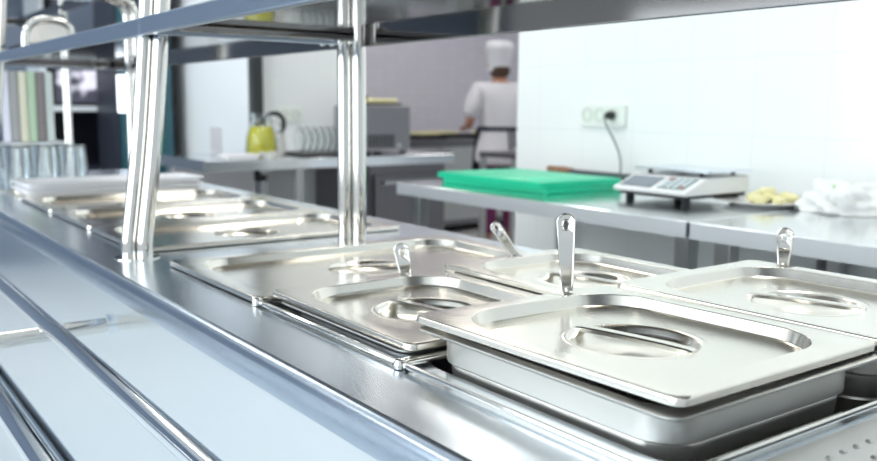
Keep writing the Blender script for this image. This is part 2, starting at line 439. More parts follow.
def make_ladle(loc, rot, label, L=.10, drop=.045, w_=.010):
    """upright stamped handle with a hanging hole; origin where it leaves the lid"""
    t = thing('ladle', label, 'ladle', loc, rot)
    bm = bmesh.new(); out = []
    zt = L
    def wid(z):
        s = z/L; return w_*(.58 + .42*max(0, s)**.8)
    for k in range(0, 13): out.append((wid(k/12*(zt - w_)), k/12*(zt - w_)))
    for k in range(1, 12): a = PI*k/12; out.append((w_*math.cos(a), zt - w_ + w_*math.sin(a)))
    for k in range(12, -1, -1): out.append((-wid(k/12*(zt - w_)), k/12*(zt - w_)))
    def cup_y(x, z): return -.0016*(abs(x)/w_)**2*1.6
    fr = [bm.verts.new((x, cup_y(x, z), z)) for x, z in out]
    hole = [(w_*.36*math.cos(2*PI*k/16), zt - w_*1.25 + w_*.62*math.sin(2*PI*k/16)) for k in range(16)]
    hr = [bm.verts.new((x, cup_y(x, z), z)) for x, z in hole]
    fill(bm, fr, hr)
    g = bmesh.ops.extrude_face_region(bm, geom=bm.faces[:])
    for v in [v for v in g['geom'] if isinstance(v, bmesh.types.BMVert)]: v.co.y += .0012
    tube(bm, [(x, -.0012, z) for x, z in out], .0011, 8)                         # rolled edge
    tube(bm, [(x*1., -.0008, z) for x, z in hole + [hole[0]]], .0007, 6)
    finish(bm, 'handle', 'chrome', t)
    bm = bmesh.new(); tube(bm, [(0, 0, .004), (0, 0, -.02), (0, 0, -drop)], [.0036, .0032, .0032], 10)
    finish(bm, 'shaft', 'chrome', t)
    bm = bmesh.new(); lathe(bm, [(.024, 0)] + [(.024*math.cos(a), -.018*math.sin(a)) for a in (PI/16*k for k in range(1, 8))] + [(0, -.018)], 24)
    finish(bm, 'ladle_bowl', 'chrome', t, (0, -.022, -drop), solid=.001)
    return t

# raised front pan with its lid
make_pan(.284, .318, .098, 'half size steel pan raised out of the nearest well', (.617, .531, .0368), (0, 0, 0))
make_lid('pan_lid', .282, .322, 'large steel lid on the raised pan nearest the camera', (.620, .537, .0405), (math.radians(-.4), math.radians(.6), math.radians(1.2)), ('back', .020, .019, .058), strap=math.radians(8))
make_ladle((.681, .689, .048), (math.radians(-4), math.radians(-2), math.radians(-38)), 'large ladle handle with oval hole standing behind the nearest lid', L=.086, w_=.0098)
# lid to the right of it
make_pan(.272, .314, .098, 'half size steel pan in the well under the far right lid', (.903, .531, .037))
make_lid('pan_lid', .278, .322, 'steel lid with water drops at the right edge of the frame', (.9025, .535, .0415), (0, 0, math.radians(1.2)), ('right', .020, .019, .105), strap=math.radians(14))
make_ladle((1.030, .645, .048), (math.radians(0), math.radians(0), math.radians(-50)), 'pale ladle handle with hole behind the far right lid', L=.050, w_=.0100)
# second row
make_pan(.262, .286, .098, 'half size steel pan under the middle lid in shadow', (.603, .845, .0085))
make_lid('pan_lid', .266, .318, 'low middle steel lid tucked under the nearest lid', (.602, .848, .0115), (0, 0, 0), ('back', .018, .019, .062), strap=math.radians(8))
make_ladle((.671, .995, .016), (math.radians(-4), math.radians(-10), math.radians(-35)), 'short ladle handle behind the low middle lid', L=.046, w_=.0108)
make_pan(.256, .286, .098, 'half size steel pan under the back lid', (.872, .845, .0165))
make_lid('pan_lid', .266, .318, 'steel lid behind the nearest lid on the kitchen side', (.872, .845, .0195), (0, 0, 0), ('back', .018, .019, 0), strap=math.radians(10))
make_ladle((.872, .993, .026), (math.radians(0), math.radians(-36), math.radians(-36)), 'slim ladle handle leaning left behind the back lid', L=.062, w_=.0075)
# full size flat lids
def flat(y0, label, h=.33):
    make_pan(.52, h - .03, .09, 'full size steel pan sunk under the ' + label[0], (.717, y0 + h/2, -.002 + .003))
    return make_lid('flat_pan_lid', .53, h - .006, label[1], (.717, y0 + h/2, .002), (0, 0, 0), None, strap=math.radians(90 if 0 else 78), flange=.026)
flat(1.008, ('lid before the chrome posts', 'flat full size steel lid in front of the chrome posts'))
flat(1.47, ('first lid past the posts', 'flat full size steel lid just past the chrome posts'))
flat(1.80, ('second lid past the posts', 'flat full size steel lid second past the chrome posts'))
flat(2.13, ('third lid past the posts', 'flat full size steel lid just before the white trays'))

# ================================================================== overhead shelf on posts
def post_pair(y, x, lean, name, label, top, curve=False):
    t = thing(name, label, 'post', (x, y, 0))
    for k in (-1, 1):
        dy, dx = k*.0132*.70, -k*.0132*.72
        if lean: path = [(0, 0, .0), (0, 0, .025), (.003, 0, .045), (lean*.5, 0, .22), (lean, 0, top)]
        elif curve: path = [(0, 0, 0), (0, 0, top - .12), (0, 0, top - .03), (-.03, 0, top), (-.12, 0, top + .01)]
        else: path = [(0, 0, 0), (0, 0, top)]
        bm = bmesh.new(); tube(bm, smoothpath([(p[0] + dx, p[1] + dy, p[2]) for p in path], 2), .0128, 20)
        finish(bm, 'tube', 'chrome', t)
    bm = bmesh.new()
    tube(bm, smoothpath([(p[0] + .010, p[1] + .016, p[2]) for p in path], 2), .0075, 12)
    finish(bm, 'side_rod', 'chrome', t)
    bm = bmesh.new(); lathe(bm, [(0, 0), (.036, 0), (.036, .0016), (0, .0016)], 28); finish(bm, 'base_plate', 'chrome', t)
    return t
post_pair(1.44, .437, .055, 'leaning_post', 'leaning chrome tube post on the customer side of the counter', .56)
post_pair(1.372, .806, 0, 'chrome_post', 'upright double tube chrome post in the middle of the picture', .62)
post_pair(2.72, .835, 0, 'chrome_post', 'blurred chrome post further along the counter, curving over at its top', .56, True)
post_pair(2.86, .437, .062, 'leaning_post', 'leaning chrome post cut off by the left edge', .56)

def shelf(name, y0, y1, z, x0, x1, label):
    t = thing(name, label, 'shelf', ((x0 + x1)/2, (y0 + y1)/2, z)); cx, cy = (x0+x1)/2, (y0+y1)/2
    def b(nm, m, *a, **k): o = bx(nm, m, *a, parent=t, **k); o.location = (-cx, -cy, -z); return o
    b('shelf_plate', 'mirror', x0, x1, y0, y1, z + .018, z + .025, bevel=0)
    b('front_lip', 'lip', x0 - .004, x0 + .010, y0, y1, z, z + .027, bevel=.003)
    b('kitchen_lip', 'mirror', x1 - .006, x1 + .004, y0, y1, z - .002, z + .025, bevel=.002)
    for yy in (y0, y1 - .006): b('end_lip', 'lip', x0 + .010, x1 - .006, yy, yy + .006, z + .002, z + .018, bevel=.001)
    for yy in [v for v in (y0 + .03, y1 - .03)]:
        b('crossbar', 'mirror', x0 + .012, x1 - .010, yy - .012, yy + .012, z + .006, z + .018, bevel=.003)
        bm = bmesh.new(); 
        for q, xx in enumerate((x1 - .05, x1 - .03)): lathe(bm, [(0, -.006), (.0045, -.005), (.006, 0)], 12, (xx - cx, yy - cy, .006))
        finish(bm, 'bolt', 'chrome', t)
    return t
shelf('overhead_shelf', -.35, 1.40, .357, .445, .832, 'polished steel overhead shelf running out of the top of the frame')
shelf('overhead_shelf', 1.404, 2.95, .357, .448, .832, 'polished steel overhead shelf beyond the posts, reaching the left edge')

shelf('overhead_shelf', 3.1, 4.3, .585, .45, .83, 'high dark shelf tier glimpsed in the top left corner')
fp = post_pair(3.52, .83, 0, 'chrome_post', 'slim chrome post under the high shelf tier behind the glasses', .595)
fp.scale = (.6, .6, 1)

# ================================================================== kitchen worktops along the tiled wall
def table(name, x0, x1, y0, y1, ztop, label, legs, m='table', thick=.038, shelf_z=None, edge=None):
    cx, cy = (x0 + x1)/2, (y0 + y1)/2
    t = thing(name, label, 'table', (cx, cy, -.87))
    def b(nm, mm, *a, **k): o = bx(nm, mm, *a, parent=t, **k); o.location = (-cx, -cy, .87); return o
    b('worktop', m, x0, x1, y0, y1, ztop - thick, ztop, bevel=.003)
    b('front_edge', edge or ('tableedge' if m == 'table' else m), x0 - .002, x0 + .001, y0 + .002, y1 - .002, ztop - thick, ztop - .0015, bevel=0)
    for (lx, ly) in legs: b('leg', 'legsteel', lx - .02, lx + .02, ly - .02, ly + .02, -.87, ztop - thick, bevel=.003)
    if shelf_z: b('lower_shelf', 'table', x0 + .03, x1 - .02, y0 + .03, y1 - .03, shelf_z, shelf_z + .03)
    return t
table('worktop_table', 1.60, 2.355, 1.245, 2.43, 0, 'stainless steel table carrying the green boards and the scale',
      [(1.66, 2.38), (2.32, 2.38), (1.66, 1.29), (2.32, 1.29)], shelf_z=-.62)
table('worktop_table', 1.60, 2.355, -.4, 1.238, 0, 'stainless steel table under the plate and plastic bag',
      [(1.66, 1.18), (2.30, .9), (1.66, -.3), (2.30, -.3)], shelf_z=-.62)
# service pipes on the wall below the worktop
for i, (y, r) in enumerate(((1.34, .016), (1.29, .012))):
    bm = bmesh.new(); tube(bm, [(2.335, y, -.86), (2.335, y, -.045)], r, 12)
    tag(finish(bm, 'wall_pipe', 'darksteel'), 'dark vertical pipe on the wall below the %s worktop' % ('steel', 'plate')[i], 'pipe')

# cutting boards
def board(x0, x1, y0, y1, z, label, rz=0):
    bm = bmesh.new(); cx, cy = (x0+x1)/2, (y0+y1)/2
    out = rrect(x1 - x0, y1 - y0, .014, 5)
    a = loop(bm, out, 0); b2 = loop(bm, out, .0165); bridge(bm, a, b2); bm.faces.new(a[::-1])
    i1 = loop(bm, rrect(x1 - x0 - .03, y1 - y0 - .03, .010, 5), .0165); i2 = loop(bm, rrect(x1 - x0 - .034, y1 - y0 - .034, .009, 5), .0150)
    i3 = loop(bm, rrect(x1 - x0 - .042, y1 - y0 - .042, .006, 5), .0150); i4 = loop(bm, rrect(x1 - x0 - .046, y1 - y0 - .046, .005, 5), .0165)
    bridge(bm, b2, i1); bridge(bm, i1, i2); bridge(bm, i2, i3); bridge(bm, i3, i4); bm.faces.new(i4)
    return tag(finish(bm, 'cutting_board', 'green', None, (cx, cy, z), (0, 0, rz)), label, 'cutting board')
board(1.732, 2.08, 1.866, 2.355, .001, 'green plastic cutting board, bottom of the stack', math.radians(2))
board(1.722, 2.07, 1.862, 2.375, .0185, 'green plastic cutting board lying on top of the stack', 0)
# dark strip put in for the shade of the wall gap behind the boards
kn = thing('gap_shade_strip', 'dark strip for the wall gap shade with a brown piece behind the green boards', 'shade strip', (2.30, 2.2, .001), (0, 0, math.radians(90)))
bm = bmesh.new(); box(bm, -.30, .12, -.018, .018, .012, .026); finish(bm, 'shade_bar', 'darksteel', kn, smooth=False)
bm = bmesh.new(); tube(bm, [(.11, 0, .019), (.15, 0, .02), (.20, 0, .021), (.24, 0, .019)], [.010, .014, .012, .015], 12); finish(bm, 'handle', 'brownpiece', kn)  # brown piece at the end of the dark shade strip
bm = bmesh.new(); box(bm, -.28, -.10, -.02, .02, -.0005, .0122); box(bm, .0, .10, -.02, .02, -.0005, .0122); finish(bm, 'shade_base', 'blacksoft', kn, smooth=False)

# sockets
so = thing('wall_socket', 'triple white wall socket with one black plug in it', 'socket', (XW, 2.222, .226))
bm = bmesh.new(); a = rrect(.212, .082, .008, 4)
l0 = [bm.verts.new((-.001, p[0], p[1])) for p in a]; l1 = [bm.verts.new((-.010, p[0], p[1])) for p in a]; l2 = [bm.verts.new((-.012, p[0]*.98, p[1]*.96)) for p in a]
bridge(bm, l0, l1); bridge(bm, l1, l2); bm.faces.new(l2); bm.faces.new(l0); finish(bm, 'plate', 'socket', so)
for k in (-1, 0, 1):
    bm = bmesh.new(); lathe(bm, [(.024, 0), (.024, .003), (.020, .003), (.019, -.004), (0, -.004)], 24)
    o = finish(bm, 'outlet', 'socketdark', so, (-.0125, k*.062 + .012, 0), (0, -PI/2, 0))
pl = thing('power_plug', 'black plug with grey cable hanging down to the scale', 'plug', (XW - .016, 2.172, .226))
bm = bmesh.new(); tube(bm, [(0, 0, 0), (-.02, 0, 0), (-.034, -.002, -.004)], [.015, .014, .008], 16); finish(bm, 'plug_body', 'blacksoft', pl)
bm = bmesh.new(); tube(bm, smoothpath([(-.03, -.002, -.004), (-.045, -.006, -.02), (-.04, -.04, -.07), (-.035, -.075, -.13), (-.035, -.085, -.19), (-.06, -.09, -.224)], 3), .0035, 8); finish(bm, 'cable', 'cable', pl)

# scale
sc = thing('kitchen_scale', 'white electronic kitchen scale with steel platter', 'scale', (1.99, 1.565, 0), (0, 0, math.radians(0)))
sc.scale = (.80, .80, .88)
bm = bmesh.new()
prof = [(-.19, .032), (-.19, .040), (-.085, .078), (.15, .082), (.155, .030), (-.18, .028)]
f0 = [bm.verts.new((x, -.155, z)) for x, z in prof]; f1 = [bm.verts.new((x, .155, z)) for x, z in prof]
bridge(bm, f0, f1); bm.faces.new(f0); bm.faces.new(f1[::-1]); finish(bm, 'housing', 'whiteplastic', sc, bevel=.006, smooth=False)
bx('underside', 'blacksoft', -.17, .145, -.145, .145, .018, .031, sc)
ang = math.atan2(.038, .105)
for nm, mm, y0, y1, px in (('display', 'screen', .0, .14, -.138), ('keypad', 'keypad', -.135, -.02, -.135)):
    o = bx(nm, mm, -.042, .042, y0, y1, 0, .0015, sc); o.location = (px, 0, .0588 + (px + .138)*.36 + .0005); o.rotation_euler = (0, -ang, 0)
    if nm == 'keypad':
        for i in range(4):
            for j in range(4):
                k = bx('key', 'red' if (i, j) in ((0, 0), (3, 3)) else 'whiteshelf', -.006, .006, -.008, .008, 0, .001, o, bevel=0)
                k.location = (-.028 + i*.019, -.115 + j*.027, .0016)
for (x, y) in ((-.14, .12), (-.14, -.12), (.12, .12), (.12, -.12)):
    bm = bmesh.new(); lathe(bm, [(0, 0), (.014, 0), (.016, .006), (.011, .02), (0, .02)], 16); finish(bm, 'foot', 'blacksoft', sc, (x, y, 0))
bm = bmesh.new(); a = rrect(.245, .33, .02, 5); l0 = loop(bm, a, .094); l1 = loop(bm, a, .099); bridge(bm, l0, l1); bm.faces.new(l1); bm.faces.new(l0)
finish(bm, 'platter', 'deck', sc, (.04, 0, 0))
bm = bmesh.new()
for (x, y) in ((-.05, .11), (-.05, -.11), (.12, .11), (.12, -.11)): tube(bm, [(x, y, .078), (x, y, .094)], .008, 10)
finish(bm, 'platter_support', 'blacksoft', sc)

# plate with food, bag, bowl
pt = tag(finish((lambda bm: (lathe(bm, [(0, 0), (.075, 0), (.08, .004), (.130, .012), (.133, .0135), (.130, .0145), (.08, .008), (0, .006)], 48), bm)[1])(bmesh.new()), 'plate', 'porcelain', None, (2.065, 1.36, .0005)),
         'round white plate with yellow food beside the scale', 'plate')
def chunk(r, sd):
    rnd = random.Random(sd); bm = bmesh.new(); bmesh.ops.create_icosphere(bm, subdivisions=2, radius=r)
    for v in bm.verts: v.co = Vector((v.co.x*(1 + rnd.uniform(-.25, .25)), v.co.y*(.8 + rnd.uniform(-.2, .2)), v.co.z*(.55 + rnd.uniform(-.15, .15))))
    return bm
c0 = tag(finish(chunk(.021, 3), 'food_piece', 'food', None, (2.065, 1.35, .022)), 'yellow piece of food piled on the white plate', 'food', 'yellow food pieces on the plate')
rnd = random.Random(11)
for i in range(19):
    a = rnd.uniform(0, 2*PI); rr0 = .072*math.sqrt(rnd.random())
    o = dup(c0, (2.065 + rr0*math.cos(a), 1.345 + rr0*math.sin(a), .017 + (.014 if rr0 < .03 else 0) + rnd.uniform(0, .004)), (rnd.uniform(-.3, .3), rnd.uniform(-.3, .3), rnd.uniform(0, 6)))
def lump(name, m, sx, sy, sz, sd, amp, label, cat, loc):
    bm = bmesh.new(); bmesh.ops.create_icosphere(bm, subdivisions=5, radius=1); rnd = random.Random(sd)
    ks = [(Vector((rnd.uniform(-1, 1), rnd.uniform(-1, 1), rnd.uniform(-1, 1))).normalized()*rnd.uniform(3, 9), rnd.uniform(0, 6)) for _ in range(14)]
    for v in bm.verts:
        d = sum(abs(math.sin(v.co.dot(k) + p)) for k, p in ks)/14 - .6
        s = 1 + amp*d*2.2; v.co = Vector((v.co.x*s*sx, v.co.y*s*sy, max(v.co.z*s*sz, -.0)))
    return tag(finish(bm, name, m, None, loc, angle=60), label, cat)
lump('plastic_bag', 'bag', .105, .105, .068, 5, .55, 'crumpled white plastic bag with greens on the steel table', 'plastic bag', (2.11, 1.155, .001))
gb = bpy.data.objects['plastic_bag']
for i, (x, y, z) in enumerate(((-.02, .02, .060), (-.01, -.01, .064), (-.03, .0, .058))):
    bm = chunk(.014, 20 + i); finish(bm, 'greens', 'leaf', gb, (x, y, z), (0, 0, i))
bm = bmesh.new(); lathe(bm, [(0, 0), (.04, 0), (.075, .03), (.088, .055), (.086, .056), (.07, .03), (0, .006)], 32)
tag(finish(bm, 'bowl', 'porcelain', None, (2.11, .965, .001)), 'white bowl half cut off by the right edge of the frame', 'bowl')

# ================================================================== worktop and appliances further back
table('worktop_table', 1.46, 2.86, 3.78, 4.44, 0, 'dark edged steel worktop carrying the juice jug', [(1.95, 3.83), (2.02, 4.38), (2.30, 3.83), (1.52, 4.38)], thick=.05, m='table', edge='legsteel')
# dish machine body under the worktop
dm = thing('undercounter_cabinet', 'dark grey steel cabinet under the worktop behind the posts', 'cabinet', (2.62, 4.1, -.87))
def dmb(nm, m, *a): o = bx(nm, m, *a, parent=dm); o.location = (-2.62, -4.1, .87); return o
dmb('body', 'darksteel', 2.36, 2.84, 3.84, 4.42, -.82, -.052); dmb('door', 'darksteel', 2.38, 2.82, 3.815, 3.838, -.72, -.10); dmb('handle', 'legsteel', 2.42, 2.78, 3.79, 3.812, -.15, -.13)
wp = bx('screen_board', 'greywall', 1.50, 1.93, 4.30, 4.33, -.87, -.055); tag(wp, 'pale grey panel standing under the left half of the worktop', 'panel')
# toaster-like steel appliance with vent slots
ap = thing('steel_appliance', 'grey steel box appliance with vent slots and food tray on top', 'appliance', (2.555, 4.12, .002))
bx('body', 'appliance', -.150, .135, -.17, .17, .01, .255, ap, bevel=.01)
for i in range(8): bx('vent_slot', 'blacksoft', -.14 + i*.022, -.129 + i*.022, -.173, -.1695, .03, .10, ap, bevel=0)
bm = bmesh.new(); lathe(bm, [(0, 0), (.012, 0), (.012, .015), (0, .015)], 14); finish(bm, 'knob', 'chrome', ap, (.05, -.17, .04), (PI/2, 0, 0))
for x in (-.12, .11):
    for y in (-.13, .13): bx('foot', 'blacksoft', x - .015, x + .015, y - .015, y + .015, 0, .011, ap, bevel=0)
ft = thing('food_tray', 'black tray of pale food on top of the steel appliance', 'tray', (2.525, 4.10, .2575))
bx('tray', 'blacksoft', -.11, .12, -.13, .13, 0, .010, ft, bevel=.003)
bx('pastry_slab', 'food', -.06, .11, -.11, .11, .010, .034, ft, bevel=.008)
lm = finish(chunk(.045, 9), 'brown_pastry', 'foodbrown', ft, (-.07, -.03, .035))

# juice jug, kettle, small items
jg = thing('juice_jug', 'glass jug of yellow juice on the far worktop', 'jug', (1.815, 3.95, .001))
bm = bmesh.new(); lathe(bm, [(0, 0), (.062, 0), (.072, .02), (.066, .10), (.050, .145), (0, .145)], 28); finish(bm, 'juice', 'yellowjuice', jg, (0, 0, .003))
bm = bmesh.new(); lathe(bm, [(0, 0), (.068, 0), (.078, .02), (.072, .10), (.054, .155), (.046, .185), (.052, .21), (.049, .21), (.043, .186), (.051, .154), (.069, .10), (.0745, .02), (.064, .002), (0, .002)], 28); finish(bm, 'glass_body', 'glass', jg)
bm = bmesh.new(); tube(bm, smoothpath([(.05, 0, .17), (.10, 0, .17), (.11, 0, .10), (.072, 0, .06)], 2), .007, 10); finish(bm, 'handle', 'glass', jg)
kt = thing('dark_pot', 'small dark round pot with steel rim behind the juice jug', 'pot', (1.965, 4.12, .001))
bm = bmesh.new(); lathe(bm, [(0, 0), (.05, 0), (.055, .01), (.05, .11), (0, .11)], 24); finish(bm, 'body', 'porcelain', kt)
bm = bmesh.new(); tube(bm, [(.055*math.cos(a), 0, .155 + .055*math.sin(a)) for a in (PI/10*k for k in range(21))], .012, 10, cap=False); finish(bm, 'ring_handle', 'blacksoft', kt)
rk = thing('dish_rack', 'low wire rack of upright clear plates on the far worktop', 'rack', (2.20, 4.02, .001))
bx('base', 'blacksoft', -.17, .18, -.15, .15, 0, .012, rk)
for i in range(9):
    bm = bmesh.new(); lathe(bm, [(0, 0), (.062, 0), (.066, .003), (.066, .005), (0, .003)], 24); finish(bm, 'glass_plate', 'glass', rk, (-.15 + i*.038, 0, .079), (0, PI/2, 0))
bm = bmesh.new(); lathe(bm, [(0, 0), (.03, 0), (.045, .03), (.043, .03), (.028, .003), (0, .003)], 20)
tag(finish(bm, 'small_bowl', 'porcelain', None, (1.80, 3.84, .001)), 'tiny white bowl in front of the juice jug', 'bowl')
bm = bmesh.new(); a = rrect(.16, .10, .02, 4); l0 = loop(bm, a, 0); l1 = loop(bm, rrect(.18, .12, .024, 4), .02); bridge(bm, l0, l1); bm.faces.new(l0)
tag(finish(bm, 'shallow_dish', 'whitetray', None, (1.66, 3.86, .001), solid=.003), 'shallow white dish at the left end of the far worktop', 'dish')
bx_o = bx('wall_switch', 'greywall', 1.978, 1.989, 4.87, 5.02, -.02, .12); tag(bx_o, 'grey rectangular switch plate on the white wall', 'switch')
ss = thing('double_socket', 'pale double wall socket above the dish rack', 'socket', (2.21, 4.449, .20))
bx('plate', 'socket', -.075, .075, -.010, 0, -.04, .04, ss, bevel=.003)
for k in (-1, 1):
    bm = bmesh.new(); lathe(bm, [(.024, 0), (.024, .003), (.019, .003), (.018, -.003), (0, -.003)], 20); finish(bm, 'outlet', 'socketdark', ss, (k*.036, -.0105, 0), (PI/2, 0, 0))

# chef's counter at the grey wall
ck = thing('steel_cabinet', 'long grey steel cabinet along the grey tiled wall', 'cabinet', (4.6, 6.55, -.87))
def ckb(nm, m, *a): o = bx(nm, m, *a, parent=ck); o.location = (-4.6, -6.55, .87); return o
ckb('body', 'darksteel', 3.9, 6.4, 6.22, 6.95, -.80, -.07); ckb('worktop', 'darksteel', 3.86, 6.45, 6.16, 6.97, -.07, -.03)
for i in range(4): ckb('door', 'legsteel', 3.93 + i*.62, 4.52 + i*.62, 6.195, 6.218, -.75, -.10)
for i, (x, y) in enumerate(((4.45, 6.40), (4.83, 6.62), (5.20, 6.40))):
    t = thing('baking_tray', ('black baking tray of yellow food, leftmost on the grey cabinet', 'black baking tray of yellow food, middle one by the grey wall', "black baking tray of yellow food nearest the person's arm")[i], 'tray', (x, y, -.029))
    bx('tray', 'blacksoft', -.19, .19, -.17, .17, 0, .034, t, bevel=.004)
    bx('food_layer', 'food', -.07, .14, -.12, .13, .0345, .055, t, bevel=.01)
st = table('steel_stand', 3.97, 5.5, 4.55, 4.95, -.065, 'dark steel side table in front of the person in white', [(4.05, 4.65), (4.05, 5.0), (5.4, 4.65)], m='darksteel')
# low steel stand left of the chef
table('steel_stand', 3.0, 3.42, 4.55, 5.1, -.03, 'narrow steel table left of the person, seen past the green boards', [(3.05, 4.6), (3.37, 4.6), (3.05, 5.05), (3.37, 5.05)], m='darksteel')

# ================================================================== far end of the counter
wt = None
for i in range(2):
    bm = bmesh.new(); a = rrect(.50, .19, .03, 6); l0 = loop(bm, rrect(.47, .16, .03, 6), 0); l1 = loop(bm, rrect(.49, .18, .03, 6), .014); l2 = loop(bm, a, .015); l3 = loop(bm, a, .018)
    bridge(bm, l0, l1); bridge(bm, l1, l2); bridge(bm, l2, l3); bm.faces.new(l0); l4 = loop(bm, rrect(.475, .165, .03, 6), .018); l5 = loop(bm, rrect(.46, .15, .03, 6), .004); bridge(bm, l3, l4); bridge(bm, l4, l5); bm.faces.new(l5)
    tag(finish(bm, 'serving_tray', 'whitetray', None, (.715, 2.575, .004 + i*.0185), (0, 0, math.radians((0, .6, -.5)[i]))), 'long white tray, %s of the stack past the lids' % ('bottom', 'topmost')[i], 'tray')
make_lid('flat_pan_lid', .53, .31, 'flat full size steel lid lying under the white trays', (.717, 2.63, -.005), (0, 0, 0), None)
g0 = None
for r in range(2):
    for k in range(4):
        x, y = .475 + k*.083 - r*.035, 2.99 + r*.085
        if g0 is None:
            bm = bmesh.new(); lathe(bm, [(.037, 0), (.029, .112), (.026, .118), (0, .118), (0, .110), (.026, .110), (.0345, 0), (.037, 0)], 20)
            g0 = tag(finish(bm, 'glass_tumbler', 'tumbler', None, (x, y, .001)), 'upturned clear glass tumbler at the far end of the counter', 'glass', 'upturned tumblers at the far end of the counter')
        else: dup(g0, (x, y, .001))
# boards standing upright past the counter
sd = table('side_table', .45, .86, 3.62, 4.0, .10, 'white topped side table past the end of the counter', [(.5, 3.67), (.81, 3.67), (.5, 3.95), (.81, 3.95)], m='whiteshelf', thick=.03)
cols = [('cream', (.80, .76, .60)), ('navy', (.10, .14, .22)), ('white', (.85, .85, .95)), ('grey', (.42, .42, .42)), ('pale cream', (.80, .78, .62)), ('green', (.50, .66, .48)), ('brown grey', (.25, .22, .22)), ('pale grey', (.62, .68, .66))]
for i, (cn, cc) in enumerate(cols):
    for j in range(1):
        mm = mat(cn.replace(' ', '_') + '_board', cc, .25); x = .585 + i*.0315
        bm = bmesh.new(); box(bm, -.0145, .0145, -.11, .11, 0, .27)
        bx_ = finish(bm, 'upright_board', mm, None, (x, 3.80, .101), smooth=False, bevel=.005)
        tag(bx_, cn + ' board standing upright in the row past the glasses', 'board')

# dark cabinet with white shelf, screen, teal glazed cooler at the back
dc = thing('dark_cabinet', 'dark open cabinet with a white shelf behind the glasses', 'cabinet', (1.65, 6.2, -.87))
def dcb(nm, m, *a, **k): o = bx(nm, m, *a, parent=dc, **k); o.location = (-1.65, -6.2, .87); return o
dcb('back_panel', 'navy', 1.30, 2.0 - .18, 6.4, 6.44, -.87, .62)
dcb('side_panel', 'whiteshelf', 1.27, 1.30, 6.0, 6.44, -.87, .62); dcb('side_panel', 'navy', 1.82, 1.85, 6.0, 6.44, -.87, .62)
dcb('shelf', 'whiteshelf', 1.30, 1.82, 6.0, 6.40, .20, .235); dcb('top_panel', 'navy', 1.27, 1.85, 6.0, 6.44, .62, .65)
dcb('door', 'navy', 1.31, 1.81, 5.98, 6.0, -.8, -.15)
scn = thing('screen', 'small lit screen on the white shelf', 'screen', (1.50, 6.1, .236))
bx('casing', 'blacksoft', -.15, .20, 0, .05, .0, .25, scn); bx('display', 'litscreen', -.13, .18, -.004, 0, .02, .23, scn, bevel=0)
tc2 = thing('teal_cooler', 'tall dark teal glass fronted cooler with a strip light', 'cooler', (2.0, 6.2, -.87))
def tcb(nm, m, *a, **k): o = bx(nm, m, *a, parent=tc2, **k); o.location = (-2.0, -6.2, .87); return o
tc2.location = (1.66, 5.6, 0)
tc2.location.z = 0
for c in (): pass
def tcb(nm, m, x0, x1, y0, y1, z0, z1, **k):
    o = bx(nm, m, x0, x1, y0, y1, z0, z1, parent=tc2, **k); o.location = (-1.66, -5.6, .87); return o
tcb('body', 'navy', 1.56, 1.90, 5.42, 5.85, -.85, 1.2)
tcb('glass_door', 'teal', 1.575, 1.885, 5.39, 5.418, -.70, 1.1)
tcb('strip_light', 'strip', 1.555, 1.60, 5.375, 5.388, .20, .42, bevel=0)
for x in (1.68, 1.78): tcb('door_bar', 'navy', x - .008, x + .008, 5.375, 5.388, -.70, 1.1)

# things on top of the second shelf
cr = thing('dish_basket', 'black wire basket of pale dishes on the far shelf', 'basket', (.61, 2.81, .383))
for zz in (.004, .03): 
    bm = bmesh.new(); pts = [(p[0], p[1], zz) for p in rrect(.16, .22, .02, 4)]; tube(bm, pts + [pts[0]], .004, 8, cap=False); finish(bm, 'rim_wire', 'blacksoft', cr)
bx('base', 'blacksoft', -.075, .075, -.105, .105, 0, .012, cr)
for i in range(5):
    bm = bmesh.new(); lathe(bm, [(0, 0), (.025, 0), (.048, .012), (.046, .013), (.023, .003), (0, .003)], 24); finish(bm, 'dish', 'porcelain', cr, (0, -.07 + i*.034, .062), (PI/2.3, 0, .3))
hp = tag(finish((lambda bm: (tube(bm, smoothpath([(-.06, 0, .0), (-.06, 0, .07), (-.02, 0, .10), (.05, 0, .095), (.065, 0, .06), (.065, 0, .0)], 2), .011, 12), bm)[1])(bmesh.new()), 'arched_tube', 'chrome', None, (.585, 2.66, .383)),
         'bent pale metal tube standing on the far shelf', 'tube')
bm = chunk(.014, 31); tag(finish(bm, 'leaf_sprig', 'leaf', None, (.62, 2.36, .392)), 'small bright green sprig on the far shelf', 'leaf')

# embossed draining plate in the near corner
bm = bmesh.new(); box(bm, .50, 1.0, -.12, .338, .0005, .006)
bm2 = bm
for i in range(26):
    for j in range(24):
        x, y = .53 + i*.018 + (j % 2)*.009, -.10 + j*.018
        if x < .985 and y > -.02 and y < .315:
            vs = [bm.verts.new((x + .0042*math.cos(a), y + .0028*math.sin(a), .006)) for a in (PI/4*k for k in range(8))]
            vt = [bm.verts.new((x + .0022*math.cos(a), y + .0014*math.sin(a), .0078)) for a in (PI/4*k for k in range(8))]
            bridge(bm, vs, vt); bm.faces.new(vt)
tag(finish(bm, 'draining_plate', 'drain', smooth=True, angle=30), 'embossed steel draining plate in the near right corner', 'plate')
# water drops on the right lid
d0 = None
for (x, y) in ((.955, .678), (.962, .670), (.935, .672)):
    if d0 is None:
        bm = bmesh.new(); lathe(bm, [(.0028, 0), (.0024, .0010), (.0012, .0016), (0, .0018)], 12)
        d0 = tag(finish(bm, 'water_drop', 'glass', None, (x, y, .0515)), 'water drop on the far right lid', 'water drop', 'water drops on the far right lid')
    else: dup(d0, (x, y, .0515))

